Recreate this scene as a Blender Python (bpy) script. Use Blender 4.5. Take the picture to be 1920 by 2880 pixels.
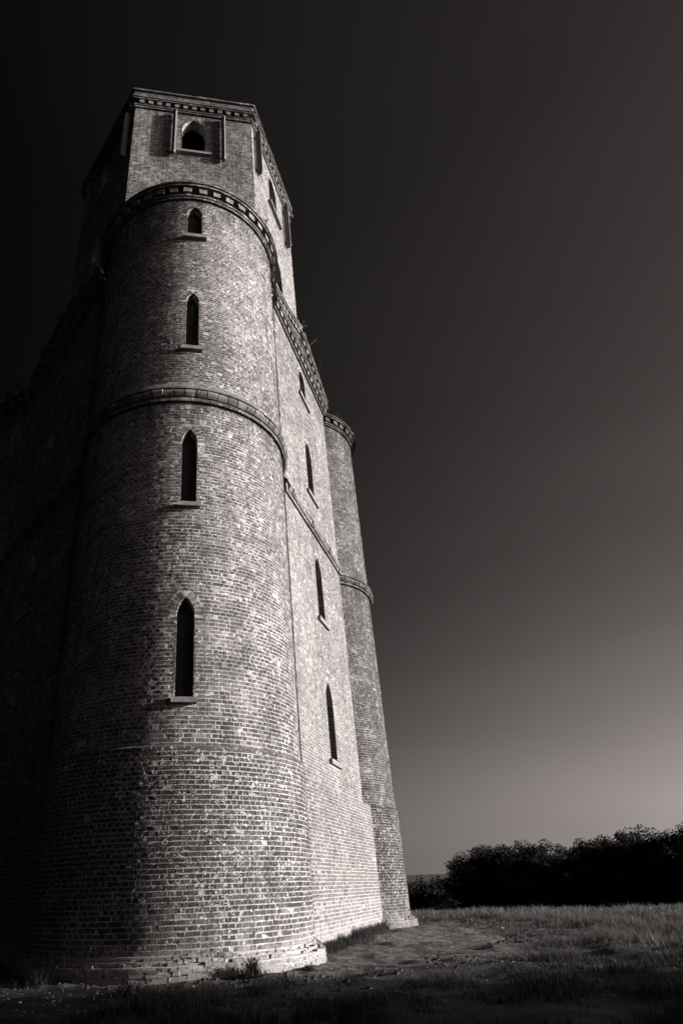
import bpy, math, random
import numpy as np
from mathutils import Vector, Matrix

for o in list(bpy.data.objects):
    bpy.data.objects.remove(o)
SC = bpy.context.scene
COL = SC.collection
RNG = random.Random(11)
NR = np.random.default_rng(7)
D2R = math.pi / 180

# ------------------------------------------------------------------ camera
CAM = Vector((-0.4801, -26.0271, 1.5438))
YAW, PITCH, ROLL = 0.1592, 0.4787, -0.0355
fwd = Vector((math.sin(YAW) * math.cos(PITCH), math.cos(YAW) * math.cos(PITCH), math.sin(PITCH)))
rgt = Vector((math.cos(YAW), -math.sin(YAW), 0))
upv = rgt.cross(fwd)
r2 = math.cos(ROLL) * rgt + math.sin(ROLL) * upv
u2 = -math.sin(ROLL) * rgt + math.cos(ROLL) * upv
cd = bpy.data.cameras.new('camera')
cam = bpy.data.objects.new('camera', cd)
COL.objects.link(cam)
cam.matrix_world = Matrix(((r2.x, u2.x, -fwd.x, CAM.x), (r2.y, u2.y, -fwd.y, CAM.y),
                           (r2.z, u2.z, -fwd.z, CAM.z), (0, 0, 0, 1)))
cd.sensor_fit = 'AUTO'
cd.sensor_width = 36.0
cd.lens = 1748.36 / 2880 * 36.0
cd.shift_x = (960 - 722.5) / 2880
cd.shift_y = (1593.1 - 1440) / 2880
cd.clip_start = 0.1
cd.clip_end = 8000
SC.camera = cam

# ------------------------------------------------------------------ sky, sun, exposure
SUN_AZ, SUN_EL = 74 * D2R, 12 * D2R      # azimuth counted from -Y towards +X
sunv = Vector((math.sin(SUN_AZ) * math.cos(SUN_EL), -math.cos(SUN_AZ) * math.cos(SUN_EL), math.sin(SUN_EL)))
W = bpy.data.worlds.new('World')
SC.world = W
W.use_nodes = True
wn = W.node_tree.nodes
wl = W.node_tree.links
wn.clear()
w_out = wn.new('ShaderNodeOutputWorld')
w_bg = wn.new('ShaderNodeBackground')
w_bg.inputs['Strength'].default_value = 0.10
sky = wn.new('ShaderNodeTexSky')
sky.sky_type = 'NISHITA'
sky.sun_disc = False
sky.sun_elevation = SUN_EL
sky.sun_rotation = math.pi - SUN_AZ          # clockwise from +Y
sky.air_density = 1.0
sky.dust_density = 1.2
# keep the bright band just above the horizon down to the horizon itself
tc = wn.new('ShaderNodeTexCoord')
sx = wn.new('ShaderNodeSeparateXYZ'); wl.new(tc.outputs['Generated'], sx.inputs[0])
mx = wn.new('ShaderNodeMath'); mx.operation = 'MAXIMUM'; mx.inputs[1].default_value = 0.075; wl.new(sx.outputs['Z'], mx.inputs[0])
cx = wn.new('ShaderNodeCombineXYZ'); wl.new(sx.outputs['X'], cx.inputs['X']); wl.new(sx.outputs['Y'], cx.inputs['Y']); wl.new(mx.outputs[0], cx.inputs['Z'])
wl.new(cx.outputs[0], sky.inputs['Vector'])
bw = wn.new('ShaderNodeRGBToBW')             # monochrome picture: a grey sky
wl.new(sky.outputs[0], bw.inputs[0])
pw = wn.new('ShaderNodeMath'); pw.operation = 'POWER'; pw.inputs[1].default_value = 2.2
wl.new(bw.outputs[0], pw.inputs[0])
lift = wn.new('ShaderNodeMath'); lift.operation = 'MULTIPLY_ADD'; lift.inputs[1].default_value = 0.064; lift.inputs[2].default_value = 0.036
wl.new(pw.outputs[0], lift.inputs[0])
# the sky is brighter on the sun's side and darkens smoothly to the far side
dt = wn.new('ShaderNodeVectorMath'); dt.operation = 'DOT_PRODUCT'
dt.inputs[1].default_value = (0.978, -0.208, 0)
wl.new(tc.outputs['Generated'], dt.inputs[0])
mr = wn.new('ShaderNodeMapRange'); mr.interpolation_type = 'SMOOTHSTEP'
mr.inputs['From Min'].default_value = -0.56
mr.inputs['From Max'].default_value = 0.50
mr.inputs['To Min'].default_value = 0.045
mr.inputs['To Max'].default_value = 1.0
wl.new(dt.outputs['Value'], mr.inputs['Value'])
ml = wn.new('ShaderNodeMath'); ml.operation = 'MULTIPLY'
wl.new(lift.outputs[0], ml.inputs[0]); wl.new(mr.outputs[0], ml.inputs[1])
# faint uneven haze
hz = wn.new('ShaderNodeTexNoise'); hz.inputs['Scale'].default_value = 1.6; hz.inputs['Detail'].default_value = 4
hv = wn.new('ShaderNodeVectorMath'); hv.operation = 'MULTIPLY'; hv.inputs[1].default_value = (1.0, 1.0, 4.0)
wl.new(tc.outputs['Generated'], hv.inputs[0]); wl.new(hv.outputs[0], hz.inputs['Vector'])
hr = wn.new('ShaderNodeMapRange'); hr.inputs['From Min'].default_value = 0.3; hr.inputs['From Max'].default_value = 0.7; hr.inputs['To Min'].default_value = 0.9; hr.inputs['To Max'].default_value = 1.1
wl.new(hz.outputs['Fac'], hr.inputs['Value'])
m2 = wn.new('ShaderNodeMath'); m2.operation = 'MULTIPLY'; wl.new(ml.outputs[0], m2.inputs[0]); wl.new(hr.outputs[0], m2.inputs[1])
tint = wn.new('ShaderNodeMix'); tint.data_type = 'RGBA'; tint.blend_type = 'MULTIPLY'
tint.inputs['Factor'].default_value = 1.0
wl.new(m2.outputs[0], tint.inputs['A'])
tint.inputs['B'].default_value = (1.0, 0.885, 0.85, 1)
wl.new(tint.outputs['Result'], w_bg.inputs['Color'])
wl.new(w_bg.outputs[0], w_out.inputs[0])

sd = bpy.data.lights.new('sun', 'SUN')
sd.energy = 5.0
sd.angle = 0.5 * D2R
sd.color = (1.0, 0.965, 0.945)
sun = bpy.data.objects.new('sun', sd)
COL.objects.link(sun)
sun.rotation_euler = sunv.to_track_quat('Z', 'Y').to_euler()
SC.view_settings.view_transform = 'Standard'
SC.view_settings.look = 'None'
SC.view_settings.gamma = 1.0
SC.view_settings.use_curve_mapping = False
SC.view_settings.exposure = 1.22

# ------------------------------------------------------------------ materials
class NT:
    def __init__(s, name):
        s.m = bpy.data.materials.new(name); s.m.use_nodes = True
        s.t = s.m.node_tree; s.n = s.t.nodes; s.l = s.t.links
        s.b = s.n['Principled BSDF']
        s.pos = s.n.new('ShaderNodeNewGeometry').outputs['Position']
    def link(s, a, b):
        if isinstance(a, (int, float)): b.default_value = a
        else: s.l.new(a, b)
    def math(s, op, a, b=0.0, c=0.0, clamp=False):
        n = s.n.new('ShaderNodeMath'); n.operation = op; n.use_clamp = clamp
        s.link(a, n.inputs[0]); s.link(b, n.inputs[1]); s.link(c, n.inputs[2]); return n.outputs[0]
    def noise(s, scale, detail=3.0, rough=0.55, off=0.0, vec=None):
        n = s.n.new('ShaderNodeTexNoise'); n.inputs['Scale'].default_value = scale
        n.inputs['Detail'].default_value = detail; n.inputs['Roughness'].default_value = rough
        v = vec or s.pos
        if off:
            a = s.n.new('ShaderNodeVectorMath'); a.operation = 'ADD'; s.l.new(v, a.inputs[0])
            a.inputs[1].default_value = (off, off * 1.7, off * .6); v = a.outputs[0]
        s.l.new(v, n.inputs['Vector']); return n.outputs['Fac']
    def voro(s, scale, vec=None, rand=1.0):
        n = s.n.new('ShaderNodeTexVoronoi'); n.inputs['Scale'].default_value = scale
        n.inputs['Randomness'].default_value = rand
        s.l.new(vec or s.pos, n.inputs['Vector']); return n.outputs['Distance'], n.outputs['Color']
    def ramp(s, v, a, b, lo=0.0, hi=1.0, smooth=True):
        n = s.n.new('ShaderNodeMapRange'); n.clamp = True
        if smooth: n.interpolation_type = 'SMOOTHSTEP'
        s.link(v, n.inputs['Value']); s.link(a, n.inputs['From Min']); s.link(b, n.inputs['From Max'])
        s.link(lo, n.inputs['To Min']); s.link(hi, n.inputs['To Max']); return n.outputs[0]
    def mix(s, f, a, b):
        n = s.n.new('ShaderNodeMix'); n.data_type = 'FLOAT'
        s.link(f, n.inputs['Factor']); s.link(a, n.inputs['A']); s.link(b, n.inputs['B']); return n.outputs['Result']
    def attr(s, name, kind='GEOMETRY'):
        n = s.n.new('ShaderNodeAttribute'); n.attribute_type = kind; n.attribute_name = name; return n.outputs['Fac']
    def z(s):
        n = s.n.new('ShaderNodeSeparateXYZ'); s.l.new(s.pos, n.inputs[0]); return n.outputs['Z']
    def warp(s, scale, amt):
        n = s.n.new('ShaderNodeTexNoise'); n.inputs['Scale'].default_value = scale
        s.l.new(s.pos, n.inputs['Vector'])
        v = s.n.new('ShaderNodeVectorMath'); v.operation = 'SCALE'; s.l.new(n.outputs['Color'], v.inputs[0]); v.inputs['Scale'].default_value = amt
        a = s.n.new('ShaderNodeVectorMath'); a.operation = 'ADD'; s.l.new(s.pos, a.inputs[0]); s.l.new(v.outputs[0], a.inputs[1])
        return a.outputs[0]
    def finish(s, val, rough=0.9, bump=None, dist=0.01, strength=0.5, tint=(1.0, 0.955, 0.935), spec=0.2):
        c = s.n.new('ShaderNodeCombineColor')
        for k in range(3): s.link(s.math('MULTIPLY', val, tint[k]), c.inputs[k])
        s.l.new(c.outputs[0], s.b.inputs['Base Color'])
        s.b.inputs['Roughness'].default_value = rough
        s.b.inputs['Specular IOR Level'].default_value = spec
        if bump is not None:
            b = s.n.new('ShaderNodeBump'); b.inputs['Distance'].default_value = dist; b.inputs['Strength'].default_value = strength
            s.l.new(bump, b.inputs['Height']); s.l.new(b.outputs[0], s.b.inputs['Normal'])
        return s.m

def masonry(name, dark, light, mortar=False):
    k = NT(name)
    tone = k.attr('tone'); pale = k.attr('pale', 'OBJECT'); algae = k.attr('algae', 'OBJECT'); lich = k.attr('lichen', 'OBJECT')
    z = k.z()
    big = k.noise(0.45, 4, 0.6); mid = k.noise(2.3, 4, 0.6, 5.0); fine = k.noise(26, 4, 0.65, 9.0); grain = k.noise(110, 2, 0.6, 3.0)
    # fired colour of each brick, and patches of paler or sootier ones
    t = k.math('ADD', k.math('MULTIPLY', tone, 0.9), k.math('MULTIPLY', k.ramp(mid, 0.25, 0.75), 0.1))
    v = k.mix(t, dark, light)
    v = k.math('MULTIPLY', v, k.ramp(fine, 0.2, 0.8, 0.55, 1.4))
    v = k.math('MULTIPLY', v, k.ramp(big, 0.3, 0.7, 0.84, 1.16))
    # blotches, rain streaks below ledges
    st = k.n.new('ShaderNodeVectorMath'); st.operation = 'MULTIPLY'; k.l.new(k.pos, st.inputs[0]); st.inputs[1].default_value = (3.2, 3.2, 0.22)
    streak = k.noise(1.0, 4, 0.6, 23.0, st.outputs[0])
    blot = k.noise(1.25, 6, 0.72, 51.0)
    v = k.math('MULTIPLY', v, k.ramp(streak, 0.34, 0.62, 0.72 if not mortar else 0.78, 1.08))
    v = k.math('MULTIPLY', v, k.ramp(blot, 0.34, 0.66, 0.66 if not mortar else 0.75, 1.25))
    # dark run-off below the mouldings
    for zt_, dz in ((14.85, 1.5), (24.85, 1.9), (41.75, 1.6)):
        run = k.math('MULTIPLY', k.ramp(z, zt_ - dz, zt_ - .1), k.ramp(z, zt_, zt_ + .05, 1.0, 0.0))
        run = k.math('MULTIPLY', run, k.ramp(streak, 0.35, 0.6, 1.0, 0.15))
        v = k.mix(run, v, k.math('MULTIPLY', v, 0.38))
    # sooty plinth
    soot = k.math('MULTIPLY', k.ramp(z, 4.62, 4.42, 0.0, 1.0), k.ramp(k.math('ADD', z, mid), 1.5, 1.75, 0.0, 1.0))
    v = k.mix(k.math('MULTIPLY', soot, 1.0 if not mortar else 0.25), v, k.math('MULTIPLY', v, 0.3))
    # mortar smear over brick faces
    sm = k.ramp(k.noise(13, 5, 0.7, 31.0), 0.56, 0.7)
    v = k.mix(k.math('MULTIPLY', sm, k.ramp(mid, 0.35, 0.65, 0.05, 0.6)), v, 0.5)
    # leached lime on walls and foot, with sunlit brightness painted into sun-facing walls
    foot = k.ramp(k.math('ADD', z, k.math('MULTIPLY', mid, 0.9)), 0.75, 1.15, 1.0, 0.0)
    pz = k.math('MULTIPLY', pale, k.ramp(k.math('ADD', k.math('MULTIPLY', big, 0.6), k.math('MULTIPLY', mid, 0.5)), 0.35, 0.7, 0.35, 1.0))
    pm = k.math('MAXIMUM', pz, k.math('MULTIPLY', foot, 0.9))
    v = k.mix(pm, v, k.math('MULTIPLY', 0.46 if not mortar else 0.62, k.ramp(fine, 0.2, 0.8, 0.6, 1.25)))
    # lichen: crusts and rings
    wv = k.warp(9.0, 0.05)
    d, c = k.voro(7.0, wv)
    size = k.n.new('ShaderNodeSeparateColor'); k.l.new(c, size.inputs[0])
    rad = k.math('MULTIPLY_ADD', size.outputs[0], 0.34, 0.06)
    ring = k.math('MULTIPLY', k.ramp(d, k.math('SUBTRACT', rad, 0.10), k.math('SUBTRACT', rad, 0.04)), k.ramp(d, rad, k.math('ADD', rad, 0.06), 1.0, 0.0))
    d2, c2 = k.voro(19.0, wv)
    spot = k.ramp(d2, 0.20, 0.30, 1.0, 0.0)
    zone = k.noise(0.9, 5, 0.65, 17.0)
    lz = k.math('ADD', k.math('MULTIPLY', lich, 0.6), k.ramp(z, 4.6, 4.3, 0.0, k.ramp(z, 0.9, 1.7, 0.05, 0.62)))
    msk = k.ramp(zone, k.math('SUBTRACT', 0.66, k.math('MULTIPLY', lz, 0.55)), k.math('SUBTRACT', 0.76, k.math('MULTIPLY', lz, 0.55)))
    crust = k.math('MULTIPLY', k.math('MAXIMUM', k.math('MULTIPLY', ring, k.ramp(size.outputs[1], 0.35, 0.45)), k.math('MULTIPLY', spot, k.ramp(k.noise(5, 3, .6, 41.0), 0.42, 0.52))), msk)
    d4, c4 = k.voro(10.0, k.warp(26.0, 0.07))
    sp4 = k.n.new('ShaderNodeSeparateColor'); k.l.new(c4, sp4.inputs[0])
    fleck = k.math('MULTIPLY', k.ramp(d4, 0.22, 0.34, 1.0, 0.0), k.ramp(sp4.outputs[0], 0.74, 0.78))
    v = k.mix(k.math('MULTIPLY', fleck, k.ramp(blot, 0.38, 0.58, 0.15, 1.0)), v, 0.95)
    dirt = k.math('MULTIPLY', k.ramp(d4, 0.25, 0.4, 1.0, 0.0), k.ramp(sp4.outputs[0], 0.20, 0.15))
    v = k.mix(k.math('MULTIPLY', dirt, 0.85), v, 0.03)
    # dark algae and soot, black pits
    al = k.math('MULTIPLY', algae, k.ramp(k.math('ADD', k.math('MULTIPLY', mid, 0.6), k.math('MULTIPLY', big, 0.4)), 0.3, 0.6, 0.55, 1.0))
    v = k.mix(al, v, k.math('MULTIPLY', v, 0.36))
    d3, c3 = k.voro(8.5, k.warp(20.0, 0.06))
    pit = k.math('MULTIPLY', k.ramp(d3, 0.10, 0.16, 1.0, 0.0), k.ramp(k.noise(1.6, 3, .6, 61.0), 0.46, 0.6))
    v = k.mix(k.math('MULTIPLY', pit, 0.85), v, 0.025)
    v = k.mix(k.math('MULTIPLY', crust, 0.9), v, k.ramp(fine, 0.2, 0.8, 0.45, 0.8))
    h = k.math('ADD', k.math('MULTIPLY', fine, 0.6), k.math('MULTIPLY', grain, 0.4))
    h = k.math('ADD', h, k.math('MULTIPLY', crust, 0.4))
    h = k.math('ADD', h, k.math('MULTIPLY', mid, 2.2))
    v = k.math('MULTIPLY', v, 0.48)
    return k.finish(v, 0.93, h, 0.012, 0.55)

M = {}
M['brick'] = masonry('brick', 0.035, 0.34)
M['mortar'] = masonry('mortar', 0.5, 0.66, True)
def simple(name, lo, hi, scale, rough=0.85, bump=0.01, spec=0.2, stretch=None):
    k = NT(name); f = k.noise(scale, 5, 0.65); g = k.noise(scale * 9, 3, 0.6, 4.0)
    f2 = k.math('ADD', k.math('MULTIPLY', f, 0.6), k.math('MULTIPLY', g, 0.4))
    return k.finish(k.ramp(f2, 0.3, 0.7, lo, hi), rough, f2, bump, 0.5, spec=spec)
M['stone'] = simple('sill_stone', 0.075, 0.2, 5)
M['wood'] = simple('dark_wood', 0.012, 0.03, 4)
M['panel'] = simple('antenna_grey', 0.05, 0.09, 3, 0.6, 0.001)
M['steel'] = simple('dark_steel', 0.04, 0.08, 8, 0.6, 0.001, 0.4)
M['bark'] = simple('bark', 0.03, 0.07, 6)
M['clod'] = simple('soil_clod', 0.016, 0.11, 3, 0.95, 0.02)
M['pebble'] = simple('pebble', 0.05, 0.28, 2.5)

def leafmat(name, lo, hi, trans=0.25):
    k = NT(name); t = k.attr('tone'); f = k.noise(1.3, 3, .6)
    v = k.mix(k.math('ADD', k.math('MULTIPLY', t, .6), k.math('MULTIPLY', f, .4)), lo, hi)
    m = k.finish(v, 0.75, spec=0.15)
    tr = k.n.new('ShaderNodeBsdfTranslucent'); mx = k.n.new('ShaderNodeMixShader'); mx.inputs[0].default_value = trans
    k.l.new(k.b.inputs['Base Color'].links[0].from_socket, tr.inputs['Color'])
    k.l.new(k.b.outputs[0], mx.inputs[1]); k.l.new(tr.outputs[0], mx.inputs[2])
    k.l.new(mx.outputs[0], k.n['Material Output'].inputs['Surface'])
    return m
M['leaf'] = leafmat('foliage', 0.01, 0.026)
M['conifer'] = leafmat('conifer_needles', 0.015, 0.03, 0.1)
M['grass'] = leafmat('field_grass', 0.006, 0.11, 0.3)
M['shade_dark'] = leafmat('shade_dark_grass', 0.006, 0.036, 0.3)  # foreground shade put into a darker grass colour; tufts and wall strip share it
M['dry'] = leafmat('dry_stalks', 0.1, 0.2, 0.3)
M['ivy'] = leafmat('ivy_leaves', 0.03, 0.07, 0.2)

k = NT('ground_soil')
sep = k.n.new('ShaderNodeSeparateXYZ'); k.l.new(k.pos, sep.inputs[0])
dist = k.math('SQRT', k.math('ADD', k.math('POWER', sep.outputs[0], 2), k.math('POWER', sep.outputs[1], 2)))
n1 = k.noise(0.7, 5, 0.65); n2 = k.noise(7, 6, 0.78, 7.0); n3 = k.noise(38, 3, 0.6, 2.0)
soil = k.math('MULTIPLY', k.ramp(n2, 0.36, 0.74, 0.025, 0.2), k.ramp(n3, 0.25, 0.75, 0.6, 1.35))
turf = k.math('MULTIPLY', k.ramp(n1, 0.3, 0.7, 0.008, 0.022), k.ramp(n3, 0.3, 0.7, 0.6, 1.3))  # dark colour makes the gaps between tussocks read as shaded hollows
bare = k.ramp(k.math('ADD', dist, k.math('MULTIPLY', n1, 7.0)), 14.8, 16.6, 1.0, 0.0)
patch = k.ramp(k.noise(1.9, 5, 0.7, 12.0), 0.46, 0.6, 1.0, 0.1)
gv = k.mix(k.math('MULTIPLY', bare, patch), turf, soil)
M['ground'] = k.finish(gv, 0.95, k.math('ADD', k.math('MULTIPLY', n2, 0.7), k.math('MULTIPLY', n3, 0.3)), 0.09, 0.8)
M['hill'] = simple('hill_fields', 0.03, 0.06, 0.01)

# ------------------------------------------------------------------ mesh helpers
def link(name, mesh, parent=None, loc=None, rz=None):
    o = bpy.data.objects.new(name, mesh); COL.objects.link(o)
    if parent: o.parent = parent
    if loc is not None: o.location = loc
    if rz is not None: o.rotation_euler = (0, 0, rz)
    return o

def tag(o, label, cat, group=None):
    o['label'] = label; o['category'] = cat
    if group: o['group'] = group
    return o

def mesh_np(name, V, F, mat, tone=None, smooth=False):
    """V (n,3), F (m,k) all of one size"""
    V = np.asarray(V, np.float32); F = np.asarray(F, np.int32)
    me = bpy.data.meshes.new(name)
    me.vertices.add(len(V)); me.vertices.foreach_set('co', V.ravel())
    k = F.shape[1]
    me.loops.add(F.size); me.loops.foreach_set('vertex_index', F.ravel())
    me.polygons.add(len(F))
    me.polygons.foreach_set('loop_start', np.arange(0, F.size, k, dtype=np.int32))
    me.polygons.foreach_set('loop_total', np.full(len(F), k, np.int32))
    me.polygons.foreach_set('use_smooth', np.full(len(F), smooth, bool))
    me.update(calc_edges=True)
    if tone is not None:
        a = me.attributes.new('tone', 'FLOAT', 'FACE'); a.data.foreach_set('value', np.asarray(tone, np.float32))
    me.materials.append(mat)
    return me

class MB:
    """small mesh builder"""
    def __init__(s): s.v = []; s.f = []; s.t = []
    def face(s, pts, t=0.5):
        i = len(s.v); s.v += [tuple(p) for p in pts]; s.f.append(tuple(range(i, i + len(pts)))); s.t.append(t)
    def hexa(s, b, t=0.5):
        """8 points: 0-3 bottom loop, 4-7 top loop"""
        i = len(s.v); s.v += [tuple(p) for p in b]
        for q in ((0, 3, 2, 1), (4, 5, 6, 7), (0, 1, 5, 4), (1, 2, 6, 5), (2, 3, 7, 6), (3, 0, 4, 7)):
            s.f.append(tuple(i + k for k in q)); s.t.append(t)
    def box(s, x0, x1, y0, y1, z0, z1, t=0.5):
        s.hexa([(x0, y0, z0), (x1, y0, z0), (x1, y1, z0), (x0, y1, z0), (x0, y0, z1), (x1, y0, z1), (x1, y1, z1), (x0, y1, z1)], t)
    def tube(s, pts, r, n=6, t=0.5):
        pts = [Vector(p) for p in pts]; rs = r if isinstance(r, (list, tuple)) else [r] * len(pts)
        rings = []
        for k, p in enumerate(pts):
            a = pts[max(0, k - 1)]; b = pts[min(len(pts) - 1, k + 1)]
            d = (b - a).normalized(); x = d.orthogonal().normalized(); y = d.cross(x)
            i = len(s.v)
            for j in range(n):
                q = p + rs[k] * (math.cos(2 * math.pi * j / n) * x + math.sin(2 * math.pi * j / n) * y); s.v.append(tuple(q))
            rings.append(i)
        for a, b in zip(rings[:-1], rings[1:]):
            for j in range(n):
                s.f.append((a + j, a + (j + 1) % n, b + (j + 1) % n, b + j)); s.t.append(t)
        s.f.append(tuple(range(rings[0], rings[0] + n))[::-1]); s.t.append(t)
        s.f.append(tuple(range(rings[-1], rings[-1] + n))); s.t.append(t)
    def build(s, name, mat, bevel=0):
        me = bpy.data.meshes.new(name); me.from_pydata(s.v, [], s.f); me.update()
        a = me.attributes.new('tone', 'FLOAT', 'FACE'); a.data.foreach_set('value', np.array(s.t, np.float32))
        me.materials.append(mat)
        return me

def vnoise(x, y, s, seed):
    r = np.random.default_rng(seed); T = r.random((64, 64))
    X = x / s; Y = y / s; xi = np.floor(X).astype(int); yi = np.floor(Y).astype(int); fx = X - xi; fy = Y - yi
    fx = fx * fx * (3 - 2 * fx); fy = fy * fy * (3 - 2 * fy)
    g = lambda a, b: T[a % 64, b % 64]
    return (g(xi, yi) * (1 - fx) + g(xi + 1, yi) * fx) * (1 - fy) + (g(xi, yi + 1) * (1 - fx) + g(xi + 1, yi + 1) * fx) * fy

# ------------------------------------------------------------------ tower dimensions
A_HEX = 5.82; HX = A_HEX * math.tan(math.pi / 6)
A_SLAB = 6.665; L_SLAB = 3.96; L_PL = 4.85; P_PL = 0.12
D_TUR = 7.964; R_T = 3.41; P_TP = 0.085
Z_PL = 4.50; CH = 0.104; HEAD = 0.158; GAP = 0.024
AZ_T = 121 * D2R

def arch_rho(hw, rise): return (hw * hw + rise * rise) / (2 * hw)
class Opening:
    def __init__(s, hw, sill, spring, apex, ring=0.19, depth=0.5, sill_hw=None, sill_h=0.17, sill_p=0.16, boards=2, board_depth=0.26):
        s.hw, s.sill, s.spring, s.apex, s.ring, s.depth = hw, sill, spring, apex, ring, depth
        s.rho = arch_rho(hw, apex - spring)
        s.sill_hw = sill_hw or hw + 0.1; s.sill_h = sill_h; s.sill_p = sill_p; s.boards = boards; s.bd = board_depth
    def half(s, z, extra=0.0):
        if z < s.sill - 1e-6: return 0.0
        if z <= s.spring: return s.hw
        r = s.rho + extra; q = r * r - (z - s.spring) ** 2
        return max(0.0, (s.hw - s.rho) + math.sqrt(q)) if q > 0 else 0.0
    def brick_half(s, z0, z1):
        """half width kept free of wall bricks between z0 and z1"""
        top = s.apex + s.ring * 0.9
        if z1 <= s.sill - s.sill_h + 0.01 or z0 >= top: return 0.0
        m = 0.0
        if z0 < s.sill: m = max(m, s.sill_hw + 0.005)
        for z in (z0, (z0 + z1) / 2, z1):
            if s.sill <= z <= s.spring: m = max(m, s.hw)
            elif z > s.spring: m = max(m, s.half(z, s.ring + 0.012))
        return m
    def profile(s, n=9):
        pts = [(-s.hw, s.sill), (-s.hw, s.spring)]
        ph = math.acos(max(-1, min(1, (s.rho - s.hw) / s.rho)))
        arc = [((s.hw - s.rho) + s.rho * math.cos(ph * k / n), s.spring + s.rho * math.sin(ph * k / n)) for k in range(1, n + 1)]
        pts += [(-u, z) for u, z in arc[:-1]] + [(0, s.apex)]
        pts += [(u, z) for u, z in reversed(arc[:-1])] + [(s.hw, s.spring), (s.hw, s.sill)]
        return pts

def flat_map(a):
    return lambda u, z, p: np.stack([u + 0 * z + 0 * p, -(a + p) + 0 * u, z + 0 * u + 0 * p], -1)
def cyl_map(R):
    def f(u, z, p):
        t = u / R; return np.stack([np.sin(t) * (R + p) + 0 * z, -np.cos(t) * (R + p) + 0 * z, z + 0 * t + 0 * p], -1)
    return f

def bricks(name, specs, mapf, jit=0.0016, mat=None, depth=0.05, var=(.09, .06)):
    """specs: rows (u0,u1,z0,z1,p); five-sided bricks, each with its own stance and tone"""
    S = np.array(specs, float); n = len(S)
    g = NR.normal
    sj = max(jit, .004); u0 = S[:, 0] + g(0, sj * .6, n); u1 = S[:, 1] + g(0, sj * .6, n); z0 = S[:, 2] + g(0, sj * .5, n); z1 = S[:, 3] + g(0, sj * .5, n)
    pr = S[:, 4] + np.clip(g(0, min(jit, .0016) if jit < .008 else jit, n), -2 * jit, 2 * jit)
    tu = g(0, .003, n); tz = g(0, .0017, n)
    ex = lambda: g(0, sj * .4, n)
    V = np.stack([mapf(u0 + ex(), z0 + ex(), pr - tu - tz), mapf(u1 + ex(), z0 + ex(), pr + tu - tz),
                  mapf(u1 + ex(), z1 + ex(), pr + tu + tz), mapf(u0 + ex(), z1 + ex(), pr - tu + tz),
                  mapf(u0, z0, S[:, 4] - depth), mapf(u1, z0, S[:, 4] - depth), mapf(u1, z1, S[:, 4] - depth), mapf(u0, z1, S[:, 4] - depth)], 1)
    F0 = np.array([(0, 1, 2, 3), (0, 4, 5, 1), (1, 5, 6, 2), (2, 6, 7, 3), (3, 7, 4, 0)])
    F = (np.arange(n)[:, None, None] * 8 + F0[None]).reshape(-1, 4)
    tn = np.clip(NR.beta(1.6, 2.6, n) + 0, 0, 1)
    zc = (S[:, 2] + S[:, 3]) / 2; uc = (S[:, 0] + S[:, 1]) / 2
    row = np.random.default_rng(5).normal(0, .09, 4000)[np.clip((zc / CH).astype(int), 0, 3999)]
    tn = np.clip(tn + row + (vnoise(uc, zc, .6, 91) - .5) * .5 + (vnoise(uc, zc, 2.4, 92) - .5) * .25, 0, 1)
    r = NR.random(n); tn = np.where(r < var[0], tn * .2, tn); tn = np.where(r > 1 - var[1], 0.9 + 0.9 * NR.random(n), tn)
    return mesh_np(name, V.reshape(-1, 3), F, mat or M['brick'], np.repeat(tn, 5))

def fill_course(lo, hi, off, kind, g=GAP, mn=0.05):
    """split [lo,hi] into bricks; kind 'h' headers with a stray stretcher, 'f' flemish, 's' stretchers"""
    out = []; u = lo - off
    k = 0
    while u < hi:
        if kind == 'h': w = HEAD if RNG.random() > 0.10 else HEAD * 2
        elif kind == 'f': w = HEAD * 2 if k % 2 else HEAD
        else: w = HEAD * 2
        a, b = max(u, lo), min(u + w, hi)
        if b - a > mn: out.append((a + g / 2, b - g / 2))
        u += w; k += 1
    return out

def wall_specs(L, z0, z1, ops, kind, pfun=lambda z: 0.0, Lf=None, ch=CH, skip=None):
    sp = []; nrow = int(round((z1 - z0) / ch)); ch = (z1 - z0) / nrow
    for i in range(nrow):
        a = z0 + i * ch; b = a + ch
        h = 0.0
        for o in ops: h = max(h, o.brick_half(a, b))
        LL = Lf((a + b) / 2) if Lf else L
        off = (HEAD / 2 if i % 2 else 0) + (RNG.uniform(-.02, .02))
        if kind == 'f': off = (0 if i % 2 else HEAD * 1.5) + RNG.uniform(-.02, .02)
        rng = [(-LL, LL)] if h == 0 else [(-LL, -h), (h, LL)]
        for lo, hi in rng:
            if hi - lo < 0.06: continue
            for (u0, u1) in fill_course(lo, hi, off, kind):
                if skip and skip(u0, u1, a, b): continue
                if RNG.random() < 0.0025: continue
                sp.append((u0, u1, a + GAP / 2, b - GAP / 2, pfun((a + b) / 2)))
    return sp

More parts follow.
